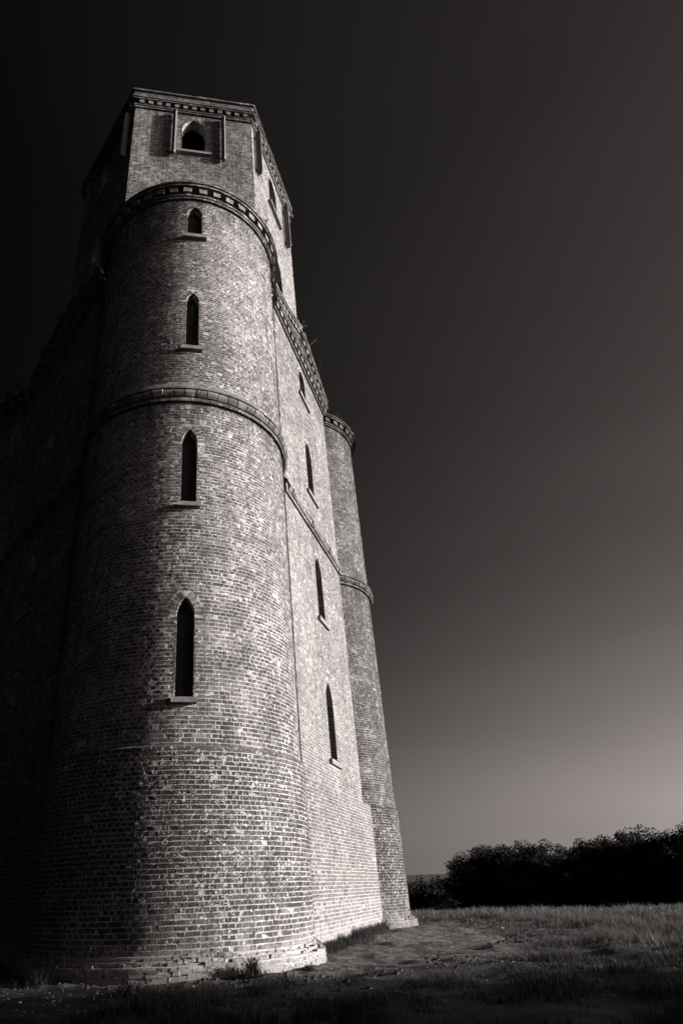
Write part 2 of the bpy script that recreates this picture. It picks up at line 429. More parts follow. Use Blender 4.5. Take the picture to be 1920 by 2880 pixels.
def mortar_rows(L, z0, z1, ops, pfun, mapf, nseg, Lf=None, name='mortar', extra_z=()):
    """bed of mortar behind the bricks with the window openings left out"""
    lv = {z0, z1}
    for z in extra_z: lv.add(z)
    for o in ops:
        lv |= {o.sill, o.spring, o.apex}
        for k in range(1, 10): lv.add(o.spring + (o.apex - o.spring) * (1 - (1 - k / 10) ** 1.6))
    z = z0
    while z < z1: lv.add(round(z, 4)); z += 0.8
    lv = sorted(x for x in lv if z0 - 1e-9 <= x <= z1 + 1e-9)
    V = []; F = []
    for a, b in zip(lv[:-1], lv[1:]):
        if b - a < 1e-5: continue
        m = (a + b) / 2; o = next((q for q in ops if q.sill < m < q.apex), None)
        ha = o.half(max(a, o.sill)) if o else 0.0; hb = o.half(b) if o else 0.0
        LL = Lf(m) if Lf else L
        p = pfun(m) - 0.005
        for s in (-1, 1):
            us0 = np.linspace(ha, LL, nseg + 1) * s; us1 = np.linspace(hb, LL, nseg + 1) * s
            i = len(V)
            V += list(mapf(us0, np.full(nseg + 1, a), np.full(nseg + 1, p))) + list(mapf(us1, np.full(nseg + 1, b), np.full(nseg + 1, p)))
            for k in range(nseg):
                q = (i + k, i + k + 1, i + nseg + 2 + k, i + nseg + 1 + k)
                F.append(q if s > 0 else q[::-1])
    return V, F

def sweep(prof, mapf, hl, nseg):
    """profile [(p,z)] swept along u in [-hl(p), hl(p)]"""
    V = []; F = []
    for (p, z) in prof:
        us = np.linspace(-hl(p), hl(p), nseg + 1)
        V += list(mapf(us, np.full(nseg + 1, z), np.full(nseg + 1, p)))
    m = nseg + 1
    for r in range(len(prof) - 1):
        for k in range(nseg): F.append((r * m + k, r * m + k + 1, (r + 1) * m + k + 1, (r + 1) * m + k))
    return V, F

def merge(name, parts, mat, tone=.5):
    V = []; F = []
    for v, f in parts:
        i = len(V); V += [tuple(x) for x in v]; F += [tuple(k + i for k in q) for q in f]
    me = bpy.data.meshes.new(name); me.from_pydata(V, [], F); me.update()
    a = me.attributes.new('tone', 'FLOAT', 'FACE'); a.data.foreach_set('value', np.full(len(F), tone, np.float32))
    me.materials.append(mat); return me

def course_band(z0, z1, p, mapf, hl, w=0.32, off=0.0, g=0.012):
    out = []; L = hl(p); u = -L - off
    while u < L:
        a, b = max(u, -L), min(u + w, L)
        if b - a > 0.02: out.append((a + g / 2, b - g / 2, z0 + g / 2, z1 - g / 2, p))
        u += w
    return out

class WinKit:
    """meshes of one kind of window, shared by its copies"""
    def __init__(s, o, mapf, board_mat, jamb_kind=True):
        s.o = o
        P = o.profile(); b = MB()
        P2 = P
        for (a, c) in zip(P2[:-1], P2[1:]):
            q = mapf(np.array([a[0], c[0], c[0], a[0]]), np.array([a[1], c[1], c[1], a[1]]), np.array([-.011, -.011, -o.depth, -o.depth]))
            b.face(q, .5)
        q = mapf(np.array([-o.hw, o.hw, o.hw, -o.hw]), np.full(4, o.sill - .004), np.array([-.05, -.05, -o.depth, -o.depth])); b.face(q, .5)
        s.reveal = b.build('window_reveal', M['mortar'])
        # jamb bricks, two to a course
        jb = MB()
        z = o.sill + 0.01; i = 0
        while z + CH < o.spring + 0.02:
            for sg in (-1, 1):
                cut = o.depth * (0.36 if (i + (sg > 0)) % 2 else 0.64)
                for (d0, d1) in ((0.0, cut), (cut, o.depth)):
                    pr = RNG.uniform(.004, .012)
                    ua, ub = sg * (o.hw - pr), sg * (o.hw + .02)
                    c8 = [(ua, z + GAP / 2, -d0 - GAP / 2 * (d0 > 0)), (ub, z + GAP / 2, -d0 - GAP / 2 * (d0 > 0)), (ub, z + GAP / 2, -d1 + GAP / 2), (ua, z + GAP / 2, -d1 + GAP / 2)]
                    c8 += [(u_, z + CH - GAP / 2, p_) for (u_, z_, p_) in c8]
                    A = np.array(c8); jb.hexa(mapf(A[:, 0], A[:, 1], A[:, 2]), RNG.betavariate(1.6, 2.6))
            z += CH; i += 1
        s.jamb = jb.build('jamb_brickwork', M['brick'])
        # voussoirs
        ph = math.acos((o.rho - o.hw) / o.rho)
        n = max(4, int(round(o.rho * ph / 0.105))); s.vous = []
        for sg in (-1, 1):
            for k in range(n):
                a0 = ph * k / n + .012 / o.rho; a1 = ph * (k + 1) / n - .012 / o.rho
                r0, r1 = o.rho, o.rho + o.ring
                pt = lambda r, a: (sg * max(0.004, (o.hw - o.rho) + r * math.cos(a)), o.spring + r * math.sin(a))
                c4 = [pt(r0, a0), pt(r1, a0), pt(r1, a1), pt(r0, a1)]
                pr = RNG.uniform(-.003, .006)
                A = np.array([(u, z, pr) for u, z in c4] + [(u, z, -.2) for u, z in c4])
                vb = MB(); vb.hexa(mapf(A[:, 0], A[:, 1], A[:, 2]), RNG.betavariate(1.6, 2.4)); s.vous.append(vb.build('voussoir', M['brick']))
        # sill
        sb = MB(); A = []
        for z in (o.sill - o.sill_h, o.sill):
            for (u, p) in ((-o.sill_hw, o.sill_p), (o.sill_hw, o.sill_p), (o.sill_hw, -.06), (-o.sill_hw, -.06)):
                A.append((u, z - (0.025 if p > 0 and z == o.sill else 0), p))
        A = np.array(A); base = mapf(np.zeros(1), np.zeros(1), np.zeros(1))[0]
        pts = [(u, base[1] - p, z) for (u, z, p) in A]
        sb.hexa(pts, .5); s.sill = sb.build('sill', M['stone'])
        bev = None
        # boards closing the opening
        s.boards = []
        for k in range(o.boards):
            u0 = -o.hw - .03 + (2 * o.hw + .06) * k / o.boards; u1 = -o.hw - .03 + (2 * o.hw + .06) * (k + 1) / o.boards
            bb = MB(); dd = RNG.uniform(0, .012)
            bb.box(u0 + .006, u1 - .006, base[1] + o.bd + dd, base[1] + o.bd + .04 + dd, o.sill, o.apex + .03)
            s.boards.append(bb.build('shutter_board', M['wood']))
    def put(s, parent, loc, rz, props, full=True):
        w = link('window', s.reveal, parent, loc, rz)
        kids = [('jamb_brickwork', s.jamb)] if full else []
        kids += [('sill', s.sill)] + [('shutter_board', b) for b in s.boards]
        if full: kids += [('voussoir', v) for v in s.vous]
        for n_, me in kids:
            c = link(n_, me, w)
            if n_ == 'jamb_brickwork': c['kind'] = 'stuff'
            for k_, v_ in props.items(): c[k_] = v_
        for k_, v_ in props.items(): w[k_] = v_
        return w

def setp(o, props):
    for k_, v_ in props.items(): o[k_] = v_
    return o

TOWER = bpy.data.objects.new('brick_tower', None); COL.objects.link(TOWER)
tag(TOWER, 'tall weathered brick tower with round corner turrets, lancet windows and dentilled cornices', 'tower')

TUR = [('front', 0, dict(pale=0.12, algae=0.0, lichen=0.30)), ('right', 120, dict(pale=0.0, algae=0.95, lichen=0.55)), ('left', -120, dict(pale=0.0, algae=0.6, lichen=0.2))]
def tur_loc(az): return (math.sin(az * D2R) * D_TUR, -math.cos(az * D2R) * D_TUR, 0)
SLABP = {60: dict(pale=0.42, algae=0.16, lichen=0.45), -60: dict(pale=0.2, algae=0.2, lichen=0.1), 180: dict(pale=0.2, algae=0.2, lichen=0.1)}
HEXP = {0: dict(pale=0.12, algae=0.15, lichen=0.42), 60: dict(pale=0.52, algae=0.0, lichen=0.36)}

# ------------------------------------------------------------------ turrets
cm = cyl_map(R_T)
LT = R_T * AZ_T
t_ops = [Opening(.23, 5.65, 7.79, 8.28, sill_hw=.31, sill_h=.15), Opening(.23, 11.14, 13.3, 13.78, sill_hw=.32, sill_h=.15),
         Opening(.215, 17.11, 19.34, 19.70, ring=.17, sill_hw=.34, sill_h=.16), Opening(.28, 22.70, 24.03, 24.44, ring=.16, sill_hw=.44, sill_h=.18)]
Z_F = 0.42
def t_p(z):
    if z < 0.13: return 0.40
    if z < 0.26: return 0.33
    if z < Z_F: return 0.20
    if z < Z_PL: return P_TP
    return 0.0
NSING = 6
def near_skip(u0, u1, a, b): return Z_F - .01 < a < Z_F + NSING * CHT - .01 and abs((u0 + u1) / 2) < 62 * D2R * R_T
CHT = (Z_PL - Z_F) / round((Z_PL - Z_F) / CH)
near_specs = []
def near_catch(u0, u1, a, b):
    if near_skip(u0, u1, a, b):
        near_specs.append((u0, u1, a + GAP / 2, b - GAP / 2, P_TP)); return True
    return False
HEAD_ = HEAD
sp = []
for (a, b, p, ws, miss, jp, gp) in ((-.05, .10, .335, (.16, .24, .36), .01, .008, .004), (.10, .18, .33, (.14, .2, .3), .02, .010, .004), (.18, .26, .32, (.14, .2, .28), .03, .014, .006), (.26, .345, .24, (.13, .17, .24), .06, .03, .009), (.345, Z_F, .14, (.13, .17, .24), .07, .022, .009)):
    u = -LT + RNG.uniform(0, .2)
    while u < LT:
        w = RNG.choice(ws) * RNG.uniform(.85, 1.15)
        if RNG.random() > miss: wob = .03 * math.sin(u * 1.7 + 1) + .018 * math.sin(u * 4.1); sp.append((u + gp, min(u + w, LT) - gp, a + .003 + wob, b - RNG.uniform(.0, .028) + wob, p + RNG.uniform(-jp, jp)))
        u += w
foot_specs = sp
low = wall_specs(LT, Z_F, Z_PL, [], 'h', lambda z: P_TP, skip=near_catch)
up_ = wall_specs(LT, Z_PL, 25.0, t_ops, 'h', lambda z: 0.0)
me_foot = bricks('footing', foot_specs, cm, jit=.007, depth=.2, var=(.02, .02))
me_tb = bricks('turret_brickwork', low + up_, cm)
me_tn = bricks('near_brickwork', near_specs, cm)
v1 = mortar_rows(LT, -0.3, Z_F, [], lambda z: .315 if z < .26 else (.20 if z < .345 else .115), cm, 46, extra_z=(.26, .345))
v6 = sweep([(.31, .255), (.195, .27)], cm, lambda p: LT, 92); v7 = sweep([(.195, .34), (.11, .35)], cm, lambda p: LT, 92)
v2 = mortar_rows(LT, Z_F, Z_PL, [], lambda z: P_TP, cm, 46)
v3 = mortar_rows(LT, Z_PL, 25.0, t_ops, lambda z: 0.0, cm, 46)
v4 = sweep([(.11, Z_F), (P_TP - .02, Z_F + .02)], cm, lambda p: LT, 92)
me_ledge = merge('plinth_ledge', [sweep([(P_TP + .004, Z_PL - .09), (P_TP + .004, Z_PL - .005), (-.03, Z_PL + .07)], cm, lambda p: LT, 92)], M['brick'])
me_tm = merge('turret_mortar', [v1, v2, v3, v4, v6, v7], M['mortar'])
tkits = [WinKit(o, cm, M['wood']) for o in t_ops]
# string course: small band, roll of moulded bricks, weathered slope
hlT = lambda p: LT
me_sb = bricks('string_band', course_band(14.80, 14.93, .10, cm, hlT, .3) , cm, jit=.003, depth=.2)
me_sw = merge('string_slope', [sweep([(.0, 14.95), (.09, 14.95), (.09, 15.22), (.19, 15.23), (.19, 15.28), (0.0, 15.60)], cm, hlT, 92)], M['brick'])
def roll_piece(az_w, z0, z1, mapf, R=None, base_p=.1, amp=.15, n=7, tone=.5):
    V = []; F = []; us = np.linspace(-az_w / 2, az_w / 2, 4)
    prof = [(0.02, z0)] + [(base_p + amp * math.sin(math.pi * (k + .6) / (n + .2)), z0 + (z1 - z0) * k / (n - 1)) for k in range(n)] + [(0.02, z1)]
    m = len(us)
    for (p, z) in prof: V += list(mapf(us, np.full(m, z), np.full(m, p)))
    for r in range(len(prof) - 1):
        for k in range(m - 1): F.append((r * m + k, r * m + k + 1, (r + 1) * m + k + 1, (r + 1) * m + k))
    F.append(tuple(r * m for r in range(len(prof)))); F.append(tuple(r * m + m - 1 for r in reversed(range(len(prof)))))
    return merge('moulded_brick', [(V, F)], M['brick'], tone)
me_roll = [roll_piece(.292, 14.95, 15.22, cm, amp=.10 + .011 * k, tone=(.5, .25, .7, .4, .85, .15)[k]) for k in range(6)]
# cornice
cor_specs = course_band(24.82, 24.93, .09, cm, hlT, .25) + course_band(24.93, 25.04, .13, cm, hlT, .25, .12)
cor_specs += course_band(25.30, 25.40, .30, cm, hlT, .25, .05) + course_band(25.40, 25.50, .35, cm, hlT, .25, .16)
me_cor = bricks('turret_cornice', cor_specs, cm, jit=.005, depth=.36)
me_cf = merge('cornice_core', [sweep([(-.02, 24.9), (.0, 25.04), (.0, 25.32), (.26, 25.32), (.28, 25.47), (-.3, 25.62), (-R_T + 1.0, 27.1)], cm, hlT, 92)], M['mortar'])  # hidden cone on top raised to throw shade on the left rake end
db = MB(); A = np.array([(u, z, p) for z in (25.045, 25.305) for (u, p) in ((-.14, .22), (.14, .22), (.14, -.03), (-.14, -.03))]); db.hexa(cm(A[:, 0], A[:, 1], A[:, 2]), .7)
me_dent = [db.build('dentil', M['brick'])]
for q in range(5):
    db = MB(); B = A + np.array([[RNG.gauss(0, .012), RNG.gauss(0, .008), RNG.gauss(0, .010)] for _ in range(8)]); db.hexa(cm(B[:, 0], B[:, 1], B[:, 2]), RNG.uniform(.3, .95)); me_dent.append(db.build('dentil', M['brick']))

for (nm, az, pr) in TUR:
    t = setp(link('turret', me_tm, TOWER, tur_loc(az), az * D2R), pr)
    b = setp(link('turret_brickwork', me_tb, t), pr); b['kind'] = 'stuff'
    f = setp(link('footing', me_foot, t), pr); f['kind'] = 'stuff'
    setp(link('plinth_ledge', me_ledge, t), pr)
    if az != 0:
        q = setp(link('turret_brickwork', me_tn, t), pr); q['kind'] = 'stuff'
    for kt in tkits: kt.put(TOWER, tur_loc(az), az * D2R, pr, full=(az == 0))
    s = setp(link('string_course', me_sw, TOWER, tur_loc(az), az * D2R), pr)
    bb = setp(link('string_band', me_sb, s), pr); bb['kind'] = 'stuff'
    n = int(2 * AZ_T * R_T / .32)
    for k in range(n):
        a = (k + .5) / n * 2 * AZ_T - AZ_T
        setp(link('moulded_brick', me_roll[(k * 7 + k // 5) % 6], s, None, a + RNG.uniform(-.002, .002)), pr)
    c = setp(link('cornice', me_cf, TOWER, tur_loc(az), az * D2R), pr)
    cb = setp(link('cornice_courses', me_cor, c), pr); cb['kind'] = 'stuff'
    n = int(2 * AZ_T / (8.6 * D2R))
    for k in range(n):
        setp(link('dentil', me_dent[(k * 7 + az) % 6], c, None, (k + .5 - n / 2) * 8.6 * D2R + RNG.uniform(-.007, .007)), pr)
    if az == 0: FRONT = t

# the nearest bricks at the front turret's foot, one object each
variants = {}
near_specs.sort(key=lambda q: (q[2], abs(q[0] + q[1])))
for i, (u0, u1, z0, z1, p) in enumerate(near_specs):
    if i >= 300: break
    wide = u1 - u0 > HEAD
    key = (wide, i % 14)
    if key not in variants:
        w = (u1 - u0) if wide else HEAD - GAP
        variants[key] = bricks('brick', [(-w / 2, w / 2, -(z1 - z0) / 2, (z1 - z0) / 2, P_TP)], cm, jit=.005)
    am = (u0 + u1) / 2 / R_T
    o = setp(link('brick', variants[key], FRONT, (0, 0, (z0 + z1) / 2), am), TUR[0][2])
if len(near_specs) > 300:
    q = setp(link('turret_brickwork', bricks('near_rest', near_specs[300:], cm), FRONT), TUR[0][2]); q['kind'] = 'stuff'

# ------------------------------------------------------------------ pedimented walls between the turrets
fm = flat_map(A_SLAB)
s_ops = [Opening(.46, 5.60, 7.75, 8.50, sill_hw=.72, sill_h=.20, sill_p=.11, depth=.6, boards=3, board_depth=.5),
         Opening(.46, 11.10, 13.2, 13.95, sill_hw=.70, sill_h=.20, sill_p=.11, depth=.6, boards=3, board_depth=.5),
         Opening(.46, 17.12, 19.35, 20.08, sill_hw=.76, sill_h=.20, sill_p=.11, depth=.6, boards=3, board_depth=.5),
         Opening(.46, 22.78, 23.95, 24.60, ring=.17, sill_hw=.80, sill_h=.20, sill_p=.11, depth=.6, boards=3, board_depth=.5)]
ZC = 24.98
pl = wall_specs(L_PL, .0, Z_PL, [], 'f', lambda z: P_PL)
up_ = wall_specs(L_SLAB, Z_PL, ZC, s_ops, 'f')
me_sbk = bricks('wall_brickwork', pl + up_, fm, var=(.12, .10))
RET = 1.3
def ret_map(sg):
    def f(u, z, p): # u is depth behind the wall face, p proud of the return
        return np.stack([sg * (L_SLAB + p) + 0 * u + 0 * z, -(A_SLAB - u) + 0 * z + 0 * p, z + 0 * u + 0 * p], -1)
    return f
rs = []
for i in range(int((ZC - Z_PL) / CH)):
    z = Z_PL + i * CH
    for (a, b) in fill_course(.002, RET, (HEAD if i % 2 else 0), 's'): rs.append((a, b, z + GAP / 2, z + CH - GAP / 2, 0))
me_ret = [bricks('return_brickwork', rs, ret_map(sg)) for sg in (-1, 1)]
hlS = lambda p: L_SLAB + max(0, p) * .6
v1 = mortar_rows(L_PL, -.3, Z_PL, [], lambda z: P_PL, fm, 3)
v2 = mortar_rows(L_SLAB - .011, Z_PL, 25.6, s_ops, lambda z: 0.0, fm, 3)
v5 = sweep([(P_PL - .01, Z_PL - .004), (-.03, Z_PL + .07)], fm, lambda p: L_PL, 2)
rets = []
for sg in (-1, 1):
    q = ret_map(sg)(np.array([0.011, RET, RET, 0.011]), np.array([0, 0, 25.6, 25.6]), np.full(4, -.011)); rets.append((list(q), [(0, 1, 2, 3)]))
me_sm = merge('wall_mortar', [v1, v2, v5] + rets, M['mortar'])
skits = [WinKit(o, fm, M['wood']) for o in s_ops]
me_ssb = bricks('string_band', course_band(14.94, 15.06, .09, fm, hlS, .3), fm, jit=.003, depth=.2)
me_ssw = merge('string_slope', [sweep([(.0, 15.07), (.09, 15.07), (.09, 15.33), (.18, 15.34), (.18, 15.39), (0.0, 15.66)], fm, hlS, 8)], M['brick'])
me_sroll = [roll_piece(.292, 15.08, 15.33, fm, amp=.09 + .011 * k, tone=(.5, .25, .7, .4, .85, .15)[k]) for k in range(6)]
# horizontal cornice
cs = course_band(24.98, 25.08, .10, fm, hlS, .25) + course_band(25.34, 25.44, .27, fm, hlS, .25, .05) + course_band(25.44, 25.54, .32, fm, hlS, .25, .16)
me_scor = bricks('wall_cornice', cs, fm, jit=.004, depth=.34)
me_scf = merge('cornice_core', [sweep([(-.02, 24.99), (.06, 25.0), (.0, 25.08), (.0, 25.35), (.24, 25.35), (.26, 25.53), (-.8, 25.60)], fm, hlS, 2)], M['mortar'])
db = MB(); db.box(-.13, .13, -(A_SLAB + .20), -(A_SLAB - .03), 25.09, 25.345, .7); me_sdent = db.build('dentil', M['brick'])
# gable
APEX = 27.0; EAVE = 25.50; LG = L_SLAB + .05
gl = math.hypot(LG, APEX - EAVE); gs, gc = (APEX - EAVE) / gl, LG / gl
def rake_map(sg):
    def f(u, w, p):  # u along the slope from the eave, w square to it
        x = -LG + u * gc - w * gs; z = EAVE + u * gs + w * gc
        return np.stack([sg * -x + 0 * p, -(A_SLAB + p) + 0 * u + 0 * w, z + 0 * p], -1)
    return f
tymp = MB(); zt = APEX + .2
for (y, fl) in ((-(A_SLAB - .004), 1), (-(A_HEX - .1), 0)):
    q = [(-L_SLAB, y, 25.5), (L_SLAB, y, 25.5), (0, y, APEX + .35)]; tymp.face(q if fl else q[::-1])
for sg in (-1, 1):
    q = [(sg * (L_SLAB + .02), -(A_SLAB), 25.5), (0, -(A_SLAB), APEX + .36), (0, -(A_HEX - .1), APEX + .36), (sg * (L_SLAB + .02), -(A_HEX - .1), 25.5)]; tymp.face(q)
me_tymp = tymp.build('tympanum', M['mortar'])
ts = []
for i in range(16):
    z = 25.52 + i * CH; L = (APEX + .3 - z - CH) / (APEX + .35 - 25.5) * L_SLAB
    if L > .1:
        for (a, b) in fill_course(-L, L, HEAD * (i % 2), 'f'): ts.append((a, b, z + GAP / 2, z + CH - GAP / 2, .004))
me_tb2 = bricks('tympanum_brickwork', ts, fm, jit=.003)
me_rake = []; me_rdent = []
for sg in (-1, 1):
    rm = rake_map(sg); c = []
    for (w0, w1, p, off) in ((.02, .11, .10, 0), (.36, .46, .27, .06), (.46, .56, .32, .15)):
        u = -.05 - off
        while u < gl + w0 * gs / gc * 0:
            a, b = max(u, 0.0), min(u + .25, gl + (w0 * gs / gc))
            if b - a > .03: c.append((a + .005, b - .005, w0, w1, p))
            u += .25
    me_rake.append(bricks('rake_courses', c, rm, jit=.004, depth=.34))
    A = np.array([(u, w, p) for w in (.115, .36) for (u, p) in ((-.13, .20), (.13, .20), (.13, -.03), (-.13, -.03))])
    ds = []
    for k in range(8):
        uc = .35 + k * .5; B = A.copy(); B[:, 0] += uc; d = MB(); d.hexa(rm(B[:, 0], B[:, 1], B[:, 2]), .7); ds.append(d.build('dentil', M['brick']))
    me_rdent.append(ds)
def rake_core(sg):
    rm = rake_map(sg); b = MB()
    for (w0, w1, p0, p1) in ((.01, .12, -.03, .07), (.10, .37, -.05, .0), (.37, .55, -.8, .25)):
        A = np.array([(u, w, p) for w in (w0, w1) for (u, p) in ((.01, p1), (gl, p1), (gl, p0), (.01, p0))])
        b.hexa(rm(A[:, 0], A[:, 1], A[:, 2]), .4)
    return b.build('rake_core', M['mortar'])
me_rcore = [rake_core(-1), rake_core(1)]

for az in (60, -60, 180):
    pr = SLABP[az]; rz = az * D2R; vis = az != 180
    w = setp(link('pediment_wall', me_sm, TOWER, None, rz), pr)
    b = setp(link('wall_brickwork', me_sbk, w), pr); b['kind'] = 'stuff'
    for m_ in me_ret:
        q = setp(link('return_brickwork', m_, w), dict(pr, pale=pr['pale'] * .3)); q['kind'] = 'stuff'
    for kt in skits: kt.put(TOWER, None, rz, pr, full=vis)
    s = setp(link('string_course', me_ssw, TOWER, None, rz), pr)
    q = setp(link('string_band', me_ssb, s), pr); q['kind'] = 'stuff'
    if vis:
        n = int(2 * L_SLAB / .32)
        for k in range(n): setp(link('moulded_brick', me_sroll[(k * 5 + k // 4) % 6], s, ((k + .5 - n / 2) * .32, 0, 0)), pr)
    c = setp(link('cornice', me_scf, TOWER, None, rz), pr)
    q = setp(link('cornice_courses', me_scor, c), pr); q['kind'] = 'stuff'
    if vis:
        for k in range(16): setp(link('dentil', me_sdent, c, ((k - 7.5) * .51 + RNG.uniform(-.01, .01), 0, 0)), pr)
    g = setp(link('gable', me_tymp, TOWER, None, rz), pr)
    q = setp(link('tympanum_brickwork', me_tb2, g), pr); q['kind'] = 'stuff'
    for i in (0, 1):
        r = setp(link('raking_cornice', me_rcore[i], TOWER, None, rz), pr)
        q = setp(link('raking_courses', me_rake[i], r), pr); q['kind'] = 'stuff'
        if vis:
            for d in me_rdent[i]: setp(link('dentil', d, r), pr)

# ------------------------------------------------------------------ hexagonal upper tower
hm = flat_map(A_HEX)
h_ops = [Opening(.66, 30.6, 32.75, 33.85, ring=.2, depth=.55, sill_hw=.95, boards=0), Opening(.66, 37.90, 40.15, 41.22, ring=.2, depth=.55, sill_hw=1.0, sill_h=.2, sill_p=.2, boards=0)]
ZH0, ZH1 = 24.0, 41.70
me_hb = bricks('upper_brickwork', wall_specs(HX, 25.4, ZH1, h_ops, 'f'), hm, var=(.2, .16))
hv = [mortar_rows(HX - .006, ZH0, ZH1, h_ops, lambda z: 0.0, hm, 3)]
# inner skin of the wall so that the opening looks into a dark room
hin = flat_map(A_HEX - .55)
Vi, Fi = mortar_rows((A_HEX - .55) * math.tan(math.pi / 6), ZH0, ZH1, h_ops, lambda z: 0.0, hin, 3)
hv.append((Vi, [f[::-1] for f in Fi]))
me_hm = merge('upper_mortar', hv, M['mortar'])
hkits = [WinKit(o, hm, M['wood']) for o in h_ops]
hlH = lambda p: (A_HEX + p) * math.tan(math.pi / 6)
hc = course_band(41.68, 41.82, .09, hm, hlH, .25) + course_band(41.82, 41.95, .13, hm, hlH, .25, .12)
hc += course_band(42.26, 42.36, .26, hm, hlH, .25, .05) + course_band(42.36, 42.46, .31, hm, hlH, .25, .16)
for i in range(6): hc += course_band(42.46 + i * .099, 42.46 + (i + 1) * .099, .19, hm, hlH, .25, .125 * (i % 2), g=.014)
hc += course_band(43.06, 43.20, .30, hm, hlH, .62)
me_hcor = bricks('upper_cornice', hc, hm, jit=.005, depth=.3)
me_hcf = merge('cornice_core', [sweep([(-.02, 41.70), (.05, 41.71), (.0, 41.95), (.0, 42.27), (.2, 42.27), (.2, 42.44), (.17, 42.46), (.17, 43.05), (.22, 43.07), (.22, 43.17), (-.25, 43.18), (-.25, 41.9)], hm, hlH, 2)], M['mortar'])
db = MB(); db.box(-.125, .125, -(A_HEX + .20), -(A_HEX - .03), 41.955, 42.265, .6); me_hdent = db.build('dentil', M['brick'])
for az in (0, 60, -60, 120, -120, 180):
    pr = HEXP.get(az, dict(pale=0.2, algae=0.2, lichen=0.1)); rz = az * D2R; vis = abs(az) <= 60
    w = setp(link('upper_wall', me_hm, TOWER, None, rz), pr)
    b = setp(link('upper_brickwork', me_hb, w), pr); b['kind'] = 'stuff'
    for kt in hkits: kt.put(TOWER, None, rz, pr, full=vis)
    c = setp(link('cornice', me_hcf, TOWER, None, rz), pr)
    q = setp(link('cornice_courses', me_hcor, c), pr); q['kind'] = 'stuff'
    if vis:
        for k in range(13): setp(link('dentil', me_hdent, c, ((k - 6) * .5 + RNG.uniform(-.01, .01), 0, 0)), pr)
rr = (A_HEX - .2) / math.cos(math.pi / 6)
pts = [(rr * math.sin((30 + 60 * k) * D2R), -rr * math.cos((30 + 60 * k) * D2R)) for k in range(6)]
rb = MB(); i6 = list(range(6)); rb.v = [(x, y, 0) for x, y in pts] + [(x, y, .14) for x, y in pts]
rb.f = [tuple(i6[::-1]), tuple(k + 6 for k in i6)] + [(k, (k + 1) % 6, (k + 1) % 6 + 6, k + 6) for k in i6]; rb.t = [.5] * 8
me_fl = rb.build('floor_slab', M['wood'])
pb = MB(); pb.box(2.3, 2.5, -4.2, 4.2, 26.1, 41.9); link('sun_blocker', pb.build('sun_blocker', M['wood']), TOWER)  # unseen blocker added to keep sun from crossing to the left windows
for nm, z in (('roof', 42.0), ('floor', 36.3), ('floor', 25.9)): link(nm, me_fl, TOWER, (0, 0, z))

# ------------------------------------------------------------------ phone antennas on the upper tower
def antenna(az, u, zlo, zhi, label, mesh_side=1, width=.23, deep=False):
    e = bpy.data.objects.new('antenna_panel', None); COL.objects.link(e); e.rotation_euler = (0, 0, az * D2R)
    e.location = (math.sin(az * D2R) * A_HEX, -math.cos(az * D2R) * A_HEX, zlo)
    tag(e, label, 'antenna', 'phone antennas on the tower top')
    H = zhi - zlo
    b = MB()
    x0, x1 = u - width / 2, u + width / 2
    pg = [(x0, -.08), (x0, -.31), (x0 + .15, -.38), (x1, -.28), (x1, -.08)]
    if deep: x1 = x0 + .15; pg = [(x0, -.06), (x0, -.40), (x0 + .05, -.42), (x1, -.36), (x1, -.08)]
    def prism(b, pg, z0, z1, sh=1.0):
        cx = sum(p[0] for p in pg) / 5; cy = sum(p[1] for p in pg) / 5; lo = [(cx + (x - cx) * sh, cy + (y - cy) * sh, z0) for x, y in pg]; hi = [(x, y, z1) for x, y in pg]
        b.face(lo[::-1]); b.face(hi)
        for k in range(5): b.face([lo[k], lo[(k + 1) % 5], hi[(k + 1) % 5], hi[k]])
    prism(b, pg, .12, H)
    link('panel', b.build('panel', M['panel']), e)
    b = MB(); prism(b, pg, 0, .118, .7)
    link('end_cap', b.build('end_cap', M['steel']), e)
    b = MB(); b.tube([(u - .02, -.09, -.08), (u - .02, -.09, H + .12)], .035, 8); link('mounting_pole', b.build('mounting_pole', M['steel']), e)
    for zz in (.5, H - .5):
        b = MB(); b.box(u - .1, u + .08, -.2, .02, zz - .05, zz + .05); link('bracket', b.build('bracket', M['steel']), e)
    # wire screen beside the panel
    s = mesh_side
    for k in range(5):
        zz = .05 + k * (H - .6) / 4
        b = MB(); b.tube([(u, -.20, zz), (u + s * .48, -.16, zz + .01)], .013, 5); link('screen_rod', b.build('screen_rod', M['steel']), e)
    for k in range(4):
        xx = u + s * (.2 + k * .075); b = MB(); b.tube([(xx, -.19, .05), (xx, -.185, H - .55)], .006, 4); link('screen_wire', b.build('screen_wire', M['steel']), e)
    # slack cable below
    b = MB(); b.tube([(u, -.2, .02), (u + .05, -.25, -.28), (u + .2, -.2, -.5), (u + .3, -.1, -.35), (u + .22, -.03, -.12), (u + .35, -.02, .1)], .012, 5)
    link('cable', b.build('cable', M['steel']), e)
antenna(0, -1.07, 37.35, 41.45, 'grey antenna panel left of the arched window on the front top face')
antenna(0, 1.69, 37.30, 41.45, 'grey antenna panel right of the arched window on the front top face')
antenna(60, -2.85, 37.3, 41.45, 'antenna panel near the front edge of the sunlit right top face', deep=True)
antenna(60, 2.05, 37.3, 41.45, 'antenna panel at the far edge of the sunlit right top face', deep=True)
antenna(-60, 2.85, 37.3, 41.45, 'antenna panel near the front edge of the shaded left top face', -1)
antenna(-60, -2.05, 37.3, 41.45, 'antenna panel at the far edge of the shaded left top face', -1)

